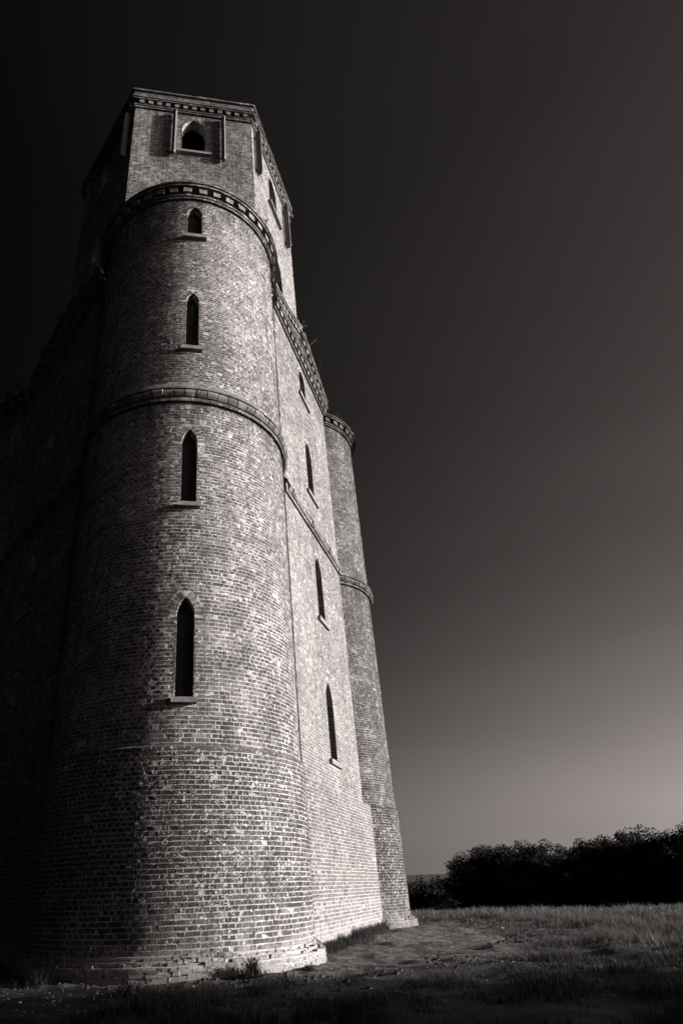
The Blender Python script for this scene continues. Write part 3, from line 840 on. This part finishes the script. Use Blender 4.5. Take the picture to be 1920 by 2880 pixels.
# ------------------------------------------------------------------ terrain
def smooth01(t): t = np.clip(t, 0, 1); return t * t * (3 - 2 * t)
def terrain(x, y):
    x = np.asarray(x, float); y = np.asarray(y, float)
    d = np.hypot(x - CAM.x, y - CAM.y)
    z = .045 * np.sin(x * .55 + 1.3) * np.sin(y * .48 + .4) + .03 * np.sin(x * 1.7 + y * 1.1) * np.sin(y * 1.9 - x * .6)
    z = z + .016 * np.sin(x * 5.1 + 2 * np.sin(y * 3.3)) * np.sin(y * 4.7 + x)
    z = z * np.clip(1 - (d - 60) / 60, 0, 1)
    fall = np.where(d > 34, -.0011 * (d - 34) ** 2, 0.0); fall = np.where(d > 86, -.0011 * 52 ** 2 - .115 * (d - 86) * np.exp(-np.maximum(d - 86, 0) / 260), fall)
    far = smooth01((d - 500) / 2200) * 32
    rt = np.hypot(x, y)
    b = (vnoise(x, y, .42, 71) - .5) * .075 + (vnoise(x, y, 1.1, 72) - .5) * .12 + (vnoise(x, y, .2, 73) - .5) * .035
    b = b + (vnoise(x, y, 1.5, 74) - .5) * .12 * smooth01((rt - 13.5) / 3)
    return z + fall + far + b * np.clip(1 - (d - 40) / 30, 0, 1)
na = 800; radii = [0.0] + list(np.geomspace(3, 60, 230)) + list(np.geomspace(64, 5000, 46))
V = []; F = []
for r in radii:
    for k in range(na):
        a = 2 * math.pi * k / na; V.append((CAM.x + r * math.sin(a), CAM.y + r * math.cos(a)))
V = np.array(V); V = np.column_stack([V, terrain(V[:, 0], V[:, 1])])
for i in range(len(radii) - 1):
    for k in range(na): F.append((i * na + k, (i + 1) * na + k, (i + 1) * na + (k + 1) % na, i * na + (k + 1) % na)[::-1])
g = link('ground', mesh_np('ground', V, F, M['ground'], None, True)); g['kind'] = 'structure'

# ------------------------------------------------------------------ grass
def blades(name, P, H, Wd, lean, mat, tone):
    """two-segment grass blades"""
    n = len(P); az = NR.random(n) * 2 * math.pi
    side = np.column_stack([np.cos(az), np.sin(az), np.zeros(n)])
    la = NR.random(n) * 2 * math.pi; l = np.column_stack([np.cos(la), np.sin(la), np.zeros(n)]) * (lean * H)[:, None]
    up = np.array([0, 0, 1.0])
    a = P - side * Wd[:, None] / 2; b = P + side * Wd[:, None] / 2
    m = P + l * .3 + up * (H * .55)[:, None]; t = P + l + up * H[:, None]
    c = m + side * Wd[:, None] * .36; d = m - side * Wd[:, None] * .36
    Vv = np.stack([a, b, c, d, t], 1).reshape(-1, 3)
    base = np.arange(n) * 5
    q = np.column_stack([base, base + 1, base + 2]); q2 = np.column_stack([base, base + 2, base + 3]); q3 = np.column_stack([base + 3, base + 2, base + 4])
    return mesh_np(name, Vv, np.concatenate([q, q2, q3]), mat, np.concatenate([tone] * 3))

def grass_field(name, n_t, dmin, dmax, az0, az1, per, hscale, wscale, label, gm='grass'):
    u = NR.random(n_t); d = np.sqrt(dmin ** 2 + u * (dmax ** 2 - dmin ** 2)); a = (az0 + NR.random(n_t) * (az1 - az0)) * D2R
    x = CAM.x + d * np.sin(a); y = CAM.y + d * np.cos(a)
    rt = np.hypot(x, y)
    edge = rt + (vnoise(x, y, 2.6, 3) - .5) * 4.2 + (vnoise(x, y, .8, 5) - .5) * 1.6
    edge = edge + np.where(y < -11.8, (-11.8 - y) * .55, 0) + .9 * np.clip((y + 4) / 12, 0, 1) * -1 + 1.7 * np.clip((x - 5) / 6, 0, 1)
    keep = (edge > 14.0 + NR.normal(0, .35, n_t)) | ((edge > 12.2) & (vnoise(x, y, .55, 55) > .72))
    # hollows between tussocks
    tn = vnoise(x, y, 1.15, 21) * .62 + vnoise(x, y, .42, 22) * .38
    keep &= (tn > .40) | (NR.random(n_t) < .35)
    x, y, d, edge = x[keep], y[keep], d[keep], edge[keep]
    tus = np.clip((tn[keep] - .40) / .28, 0, 1.1); hh = hscale * (.22 + 1.25 * tus) * np.clip((edge - 13.4) / 2.2, .3, 1)
    n = len(x)
    P = np.repeat(np.column_stack([x, y]), per, 0) + NR.normal(0, .055, (n * per, 2)) * np.repeat(1 + d / 40, per)[:, None]
    H = np.repeat(hh, per) * NR.uniform(.45, 1.25, n * per)
    P = np.column_stack([P, terrain(P[:, 0], P[:, 1]) - .02])
    wd = wscale * NR.uniform(.7, 1.3, n * per) * np.repeat(np.clip(d / 14, .8, 3.2), per)
    tone = np.clip(np.repeat(tus, per) * .5 + NR.random(n * per) ** 2 * .6, 0, 1)  # sunlit tips and dark hollows put into the tone, over drier tops
    o = link(name, blades(name, P, H, wd, NR.uniform(.1, .75, n * per), M[gm], tone)); o['kind'] = 'stuff'
    tag(o, label, 'grass')
    return o
grass_field('grass', 13000, 7.5, 19, -34, 62, 10, .19, .012, 'rough shaded grass across the foreground below the tower', 'shade_dark')
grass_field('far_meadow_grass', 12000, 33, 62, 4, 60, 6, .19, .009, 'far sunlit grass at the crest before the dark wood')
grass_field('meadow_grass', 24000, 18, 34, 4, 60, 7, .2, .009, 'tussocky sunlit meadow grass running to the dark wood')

# dry stems standing in the meadow
n = 2600
dd = np.sqrt(NR.uniform(17 ** 2, 48 ** 2, n)); aa = NR.uniform(6, 58, n) * D2R; X = CAM.x + dd * np.sin(aa); Y = CAM.y + dd * np.cos(aa)
kk = (np.hypot(X, Y) > 14.5) & (vnoise(X, Y, 2.2, 21) > .45); X, Y, dd = X[kk], Y[kk], dd[kk]
o = link('dry_stems', blades('dry_stems', np.column_stack([X, Y, terrain(X, Y)]), NR.uniform(.2, .48, len(X)), .008 * np.clip(dd / 16, 1, 2.5), NR.uniform(.1, .8, len(X)), M['dry'], NR.random(len(X))))
o['kind'] = 'stuff'; tag(o, 'pale dry grass stems scattered through the sunlit meadow', 'grass')

# grass strip at the foot of the sunlit wall
def strip(name, pts, H, wd, mat, label, lean=.5, cat='grass'):
    P = np.array(pts, float); n = len(P)
    o = link(name, blades(name, P, H, np.full(n, wd), NR.uniform(.05, lean, n), mat, NR.random(n))); o['kind'] = 'stuff'; tag(o, label, cat); return o
t60 = np.array([math.cos(60 * D2R), math.sin(60 * D2R)]); n60 = np.array([math.sin(60 * D2R), -math.cos(60 * D2R)])
n = 5200
tt = NR.uniform(-4.6, 4.9, n); nn = A_SLAB + .14 + np.abs(NR.normal(0, .34, n)) * (.55 + .45 * np.sin((tt + 4) * .45))
xy = tt[:, None] * t60 + nn[:, None] * n60
hgt = (.08 + .38 * vnoise(tt, nn, .6, 31)) * NR.uniform(.5, 1.2, n)
strip('wall_grass', np.column_stack([xy, terrain(xy[:, 0], xy[:, 1]) - .02]), hgt, .014, M['shade_dark'], 'dark grass strip growing along the foot of the sunlit wall')
def tuft(x, y, r, h, n, label):
    a = NR.random(n) * 2 * math.pi; q = np.abs(NR.normal(0, r, n)); X = x + q * np.cos(a); Y = y + q * np.sin(a)
    o = link('grass_tuft', blades('grass_tuft', np.column_stack([X, Y, terrain(X, Y) - .02]), h * NR.uniform(.4, 1.15, n) * np.exp(-q / (2.5 * r)), np.full(n, .014), NR.uniform(.1, .9, n), M['shade_dark'], NR.random(n)))
    o['kind'] = 'stuff'; tag(o, label, 'grass tuft'); return o
tuft(1.42, -11.75, .16, .42, 420, 'grass tuft against the pale footing of the front turret')
tuft(-2.7, -11.0, .28, .32, 320, 'grass tuft in deep shade at the left foot of the front turret')
tuft(2.75, -10.85, .14, .16, 160, 'short grass tuft at the right foot of the front turret')
tuft(-.9, -13.0, .3, .26, 340, 'grass tuft at the edge of the bare earth before the turret')

# stones lying on the bare earth
ico = MB()
def stone_at(b, x, y, z, r):
    pts = []
    for (th, ph) in [(0, -1)] + [(k * 2.09, -.25) for k in range(3)] + [(k * 2.09 + 1, .45) for k in range(3)] + [(0, 1)]:
        c = math.cos(ph * 1.57); pts.append((x + r * c * math.cos(th) * RNG.uniform(.7, 1.3), y + r * c * math.sin(th) * RNG.uniform(.7, 1.3), z + r * .6 * math.sin(ph * 1.57)))
    i = len(b.v); b.v += pts
    for f in ((0, 2, 1), (0, 3, 2), (0, 1, 3), (1, 2, 4), (2, 5, 4), (2, 3, 5), (3, 6, 5), (3, 1, 6), (1, 4, 6), (4, 5, 7), (5, 6, 7), (6, 4, 7)):
        b.f.append(tuple(i + q for q in f)); b.t.append(.5)
for _ in range(2600):
    a = RNG.uniform(-60, 150) * D2R; r = 11.2 + abs(RNG.gauss(0, 2.2)); x, y = r * math.sin(a), -r * math.cos(a)
    stone_at(ico, x, y, float(terrain(x, y)) + .004, RNG.uniform(.008, .03) * (2.0 if RNG.random() < .05 else 1))
st = link('rubble', ico.build('rubble', M['pebble'])); st['kind'] = 'stuff'; tag(st, 'small pale stones and clods scattered over the bare earth', 'rubble')

cl = MB()
for _ in range(5200):
    a = RNG.uniform(-50, 140) * D2R; r = 11.3 + abs(RNG.gauss(0, 2.4)); x, y = r * math.sin(a), -r * math.cos(a)
    if vnoise(np.array([x]), np.array([y]), 1.2, 66)[0] < .42: continue
    stone_at(cl, x, y, float(terrain(x, y)) + .002, RNG.choice((.012, .018, .025, .035, .065)) * RNG.uniform(.8, 1.2))
cl = link('soil_clods', cl.build('soil_clods', M['clod'])); cl['kind'] = 'stuff'; tag(cl, 'dark lumps of trodden soil around the tower foot', 'soil')

# dry stalks on top of the front turret, weeds on the other ledges
def ledge(name, az, label, n, hmax, a0, a1, r0, r1, mat):
    ang = NR.uniform(a0, a1, n) * D2R; clump = vnoise(ang * 8, ang * 0, .5, 44)
    rr = NR.uniform(r0, r1, n); c = tur_loc(az)
    X = c[0] + rr * np.sin(ang + az * D2R); Y = c[1] - rr * np.cos(ang + az * D2R); Z = 25.50 + (R_T + .28 - rr) * .15
    H = hmax * (.2 + .8 * clump ** 2) * NR.uniform(.4, 1.1, n)
    o = link(name, blades(name, np.column_stack([X, Y, Z - .02]), H, np.full(n, .02), NR.uniform(.05, .5, n), mat, NR.random(n))); o['kind'] = 'stuff'; tag(o, label, 'weeds')
ledge('ledge_stalks', 0, 'tall dry stalks on the roof ledge of the front turret', 600, 1.15, -25, 70, 3.1, 3.6, M['dry'])
ledge('ledge_weeds', 0, 'dark low weeds along the front turret cornice', 1500, .42, -85, 60, 3.2, 3.7, M['ivy'])
ledge('ledge_weeds', 120, 'weeds on top of the far right turret', 900, .55, -110, 60, 2.9, 3.7, M['ivy'])

def sprig(name, base, n_st, h, spread, leaf, nl, label, mat=None, out=(0, 0)):
    """small woody plant: branching stems and leaf quads"""
    e = bpy.data.objects.new(name, None); COL.objects.link(e); e.location = base; tag(e, label, 'shrub')
    b = MB(); lv = []
    for k in range(n_st):
        a = RNG.uniform(0, 6.28); p = Vector((0, 0, 0)); d = Vector((math.cos(a) * spread + out[0], math.sin(a) * spread + out[1], 1)).normalized()
        pts = [p.copy()]; L = h * RNG.uniform(.5, 1)
        for i in range(5):
            d = (d + Vector((RNG.gauss(0, .22), RNG.gauss(0, .22), RNG.gauss(-.02, .15)))).normalized(); p = p + d * L / 5; pts.append(p.copy())
            for q in range(nl):
                lv.append((p + Vector((RNG.gauss(0, .12), RNG.gauss(0, .12), RNG.gauss(0, .12))) * h * .5))
        b.tube(pts, [.022 * h * (1 - .8 * i / 5) for i in range(6)], 4)
    link('stem', b.build('stem', M['bark']), e)
    if lv:
        l = MB()
        for p in lv:
            n_ = Vector((RNG.gauss(0, 1), RNG.gauss(0, 1), RNG.gauss(0, 1))).normalized(); x = n_.orthogonal().normalized(); y = n_.cross(x); s = leaf * RNG.uniform(.6, 1.3)
            l.face([p - x * s * .5, p + y * s * .35, p + x * s * .5, p - y * s * .35], RNG.random())
        link('leaves', l.build('leaves', mat or M['ivy']), e)
    return e
def onwall(az, a, u, z): return (math.sin(az * D2R) * a + math.cos(az * D2R) * u, -math.cos(az * D2R) * a + math.sin(az * D2R) * u, z)
sprig('wall_shrub', onwall(60, A_SLAB + .25, -.9, 27.15), 4, .45, .5, .07, 4, 'small leafy shrub on the near rake of the sunlit pediment')
sprig('wall_shrub', onwall(60, A_SLAB + .25, -.1, 27.5), 4, .5, .5, .07, 4, 'small leafy shrub at the peak of the sunlit pediment')
sprig('wall_shrub', onwall(60, A_SLAB + .2, .9, 27.2), 2, 1.0, .9, .05, 1, 'bare twigs on the far rake of the sunlit pediment', None, (.9, 0))
sprig('wall_shrub', onwall(60, A_SLAB + .2, 2.4, 26.5), 2, .8, .9, .05, 1, 'bare twigs low on the far rake of the sunlit pediment', None, (.9, 0))
sprig('wall_shrub', onwall(60, A_HEX + .1, -2.3, 33.5), 5, 1.6, .35, .05, 3, 'twiggy sapling growing against the sunlit upper wall')
sprig('wall_shrub', onwall(60, A_SLAB, -3.9, 25.6), 5, 1.7, .3, .06, 2, 'dead twigs where the turret meets the sunlit pediment', M['dry'])
for k, (u, z, h, q) in enumerate(((1.2, 27.2, .9, 'peak'), (-.8, 27.3, 1.0, 'far rake'), (-2.6, 26.4, 1.1, 'eave'))):
    sprig('wall_shrub', onwall(-60, A_SLAB + .2, u, z), 5, h, .6, .09, 5, 'dark shrub on the %s of the shaded left pediment' % q)
lt = tur_loc(-120)
for k in range(7):
    a = (-100 + k * 27) * D2R - 120 * D2R * 0
    rr = 3.2; ang = -120 * D2R + (k * 26 - 20) * D2R
    nm = ('first', 'second', 'third', 'fourth', 'fifth', 'sixth', 'seventh')[k]
    sprig('ivy_clump', (lt[0] + rr * math.sin(ang), lt[1] - rr * math.cos(ang), 25.5), 8, 1.5, .9, .13, 7, '%s ivy clump from the wall end on the shaded left turret top' % nm)

# ------------------------------------------------------------------ trees
def make_tree(seed, H, Wd, nb, leaf, nleaf, kind='broad'):
    r = random.Random(seed); g = np.random.default_rng(seed)
    tb = MB(); cl = []
    if kind == 'broad':
        fork = H * .28
        tb.tube([(0, 0, -1.0), (.05, .03, fork * .5), (0, .1, fork), (.1, 0, H * .62)], [.035 * H, .028 * H, .024 * H, .006 * H], 8)
        for k in range(nb):
            a = k * 2.4 + r.uniform(-.4, .4); z0 = H * r.uniform(.12, .6); e = r.uniform(.15, 1.0)
            ln = Wd * r.uniform(.6, 1.05) * (1 - .3 * abs(z0 / H - .35))
            p0 = Vector((0, 0, z0)); d = Vector((math.cos(a), math.sin(a), e)); pts = [p0]; p = p0.copy()
            top = H * r.uniform(.8, 1.0)
            for i in range(4):
                p = p + d.normalized() * ln / 4 + Vector((r.gauss(0, .05), r.gauss(0, .05), r.gauss(0, .04))) * ln
                p.z = min(p.z, top - r.uniform(0, .8)); pts.append(p.copy())
                cl.append((p.copy(), Wd * r.uniform(.2, .36) * (.7 + .12 * i)))
                if i > 1:
                    for _ in range(2): cl.append((p + Vector((r.gauss(0, .16), r.gauss(0, .16), r.gauss(.03, .12))) * Wd, Wd * r.uniform(.10, .2)))
            tb.tube(pts, [.011 * H, .009 * H, .007 * H, .005 * H, .002 * H], 5)
        for _ in range(nb): # leader clumps and low skirts
            cl.append((Vector((r.gauss(0, .25) * Wd, r.gauss(0, .25) * Wd, H * r.uniform(.72, .93))), Wd * r.uniform(.14, .24)))
            a = r.uniform(0, 6.28); cl.append((Vector((math.cos(a) * Wd * r.uniform(.3, .95), math.sin(a) * Wd * r.uniform(.3, .95), H * r.uniform(.03, .3))), Wd * r.uniform(.16, .28)))
    else:
        tb.tube([(0, 0, -1), (0, 0, H * .98)], [.03 * H, .004 * H], 7)
        z = H * .12
        while z < H * .97:
            rad = Wd * (1 - z / H) ** .9
            for k in range(6):
                a = r.uniform(0, 6.28)
                for q in (.35, .7, 1.0): cl.append((Vector((math.cos(a) * rad * q, math.sin(a) * rad * q, z - rad * q * .25)), max(.12, rad * .22)))
            z += H * .045
    w = np.array([c[1] ** 2 for c in cl]); w /= w.sum(); idx = g.choice(len(cl), nleaf, p=w)
    C = np.array([tuple(c[0]) for c in cl])[idx]; R = np.array([c[1] for c in cl])[idx]
    v = g.normal(0, 1, (nleaf, 3)); v /= np.linalg.norm(v, axis=1)[:, None]; rad = R * np.minimum(1.0, g.random(nleaf) ** .34)
    P = C + v * rad[:, None] * np.array([1, 1, .8]); P[:, 2] = np.maximum(P[:, 2], .1)
    nrm = g.normal(0, 1, (nleaf, 3)); nrm[:, 2] += .5; nrm /= np.linalg.norm(nrm, axis=1)[:, None]
    x = np.cross(nrm, g.normal(0, 1, (nleaf, 3))); x /= np.linalg.norm(x, axis=1)[:, None]; y = np.cross(nrm, x)
    s = leaf * g.uniform(.6, 1.4, nleaf)[:, None]
    P[:, 2] *= H / np.quantile(P[:, 2], .998)
    Vv = np.stack([P - x * s * .5, P + y * s * .32, P + x * s * .5, P - y * s * .32], 1).reshape(-1, 3)
    crown = mesh_np('crown', Vv, np.arange(nleaf * 4).reshape(-1, 4), M['leaf'] if kind == 'broad' else M['conifer'], g.random(nleaf))
    return tb.build('trunk', M['bark']), crown
PROT = [make_tree(5 + k, 12, (5.4, 6.2, 4.8, 5.8)[k], (13, 15, 12, 14)[k], .30, 20000) for k in range(4)]
FIR = [make_tree(40 + k, 12, 2.6, 0, .42, 3000, 'fir') for k in range(2)]
def tree(name, pr, x, y, h, rz, label, group, sx=1.0, z=None):
    e = bpy.data.objects.new(name, None); COL.objects.link(e); s = h / 12
    e.location = (x, y, float(terrain(x, y)) if z is None else z); e.scale = (s * sx, s * sx, s); e.rotation_euler = (0, 0, rz)
    tag(e, label, 'tree', group)
    link('trunk', pr[0], e); link('crown', pr[1], e); return e
def pix_ray(px, py):
    return fwd + r2 * ((px - 722.5) / 1748.36) - u2 * ((py - 1593.1) / 1748.36)
def spot(px, dist):
    d = pix_ray(px, 2480); h = math.hypot(d.x, d.y); return CAM.x + d.x / h * dist, CAM.y + d.y / h * dist
def height_at(px, py, dist):
    d = pix_ray(px, py); h = math.hypot(d.x, d.y); x, y = spot(px, dist); return CAM.z + d.z / h * dist - float(terrain(x, y))
ORD = ('first', 'second', 'third', 'fourth', 'fifth', 'sixth', 'seventh', 'eighth', 'ninth', 'tenth', 'eleventh', 'twelfth')
ROW = [(1345, 2385, 92), (1412, 2375, 88), (1478, 2362, 90), (1545, 2372, 86), (1612, 2380, 92), (1672, 2385, 88), (1728, 2348, 84), (1800, 2338, 86), (1862, 2322, 84), (1935, 2318, 82)]
for i, (px, py, dist) in enumerate(ROW):
    x, y = spot(px, dist); tree('field_tree', PROT[(i * 3 + 1) % 4], x, y, height_at(px, py + 4, dist), i * 1.9, '%s dark broad tree from the tower in the wood edge beyond the field' % ORD[i], 'trees along the edge of the wood')
for i, (px, py, dist) in enumerate(((1312, 2440, 104), (1385, 2400, 108), (1450, 2395, 112), (1520, 2390, 108), (1585, 2400, 112), (1650, 2400, 110), (1705, 2380, 108), (1770, 2375, 110), (1835, 2365, 106), (1905, 2360, 106))):
    x, y = spot(px, dist); tree('wood_tree', PROT[(i + 2) % 4], x, y, height_at(px, py, dist), i * 2.3 + 1, '%s tree from the tower in the second rank of the dark wood' % ORD[i], 'trees deeper in the wood', 1.15)
for i, px in enumerate((2010, 2100, 2200)):
    x, y = spot(px, 80); tree('field_tree', PROT[i], x, y, height_at(1920, 2330, 80), i, '%s tree of the wood edge beyond the right border of the view' % ORD[i], 'trees along the edge of the wood')
FAR = [(1165, 2478, 300), (1195, 2482, 285), (1222, 2488, 300), (1250, 2480, 270), (1278, 2468, 250), (1300, 2462, 230), (1140, 2492, 310), (1208, 2500, 240), (1262, 2500, 215), (1170, 2505, 235)]
for i, (px, py, dist) in enumerate(FAR):
    x, y = spot(px, dist); tree('distant_tree', PROT[i % 4], x, y, height_at(px, py, dist), i * 1.7, '%s round tree counted by nearness to the tower in the distant wood' % ORD[i], 'distant trees between tower and wood', 1.5)
for i, (px, py, dist) in enumerate(((1174, 2466, 230), (1186, 2462, 228), (1216, 2462, 226), (1234, 2464, 228))):
    x, y = spot(px, dist); tree('fir_tree', FIR[i % 2], x, y, height_at(px, py, dist), i, '%s pointed fir from the tower above the distant wood' % ORD[i], 'distant firs', 1.1)
# scrub that fills the foot of the wood
for i in range(13):
    px = 1345 + i * 50; dist = 82 + (i * 37 % 11); x, y = spot(px, dist)
    e = tree('hedge_bush', PROT[i % 4], x, y, 3.4 + (i * 13 % 5) * .4, i * 1.3, 'low dark bush at the foot of the wood, %s from the tower' % (ORD + ('thirteenth', 'fourteenth', 'fifteenth', 'sixteenth'))[i], 'bushes at the foot of the wood', 1.7)
    e['category'] = 'bush'
# trees to the right of the view whose long evening shadow lies over the foreground
for i, (x, y, h) in enumerate(((40, -28.2, 12), (46, -34, 13), (39, -37, 12), (52, -31.6, 14), (47, -44, 13), (60, -38, 15), (54, -43, 15), (38, -47, 12))):
    tree('shade_tree', PROT[i % 4], x, y, h, i * 2.1, '%s tree of the row out of view whose shadow crosses the foreground' % ORD[i], 'trees right of the view', 1.0)
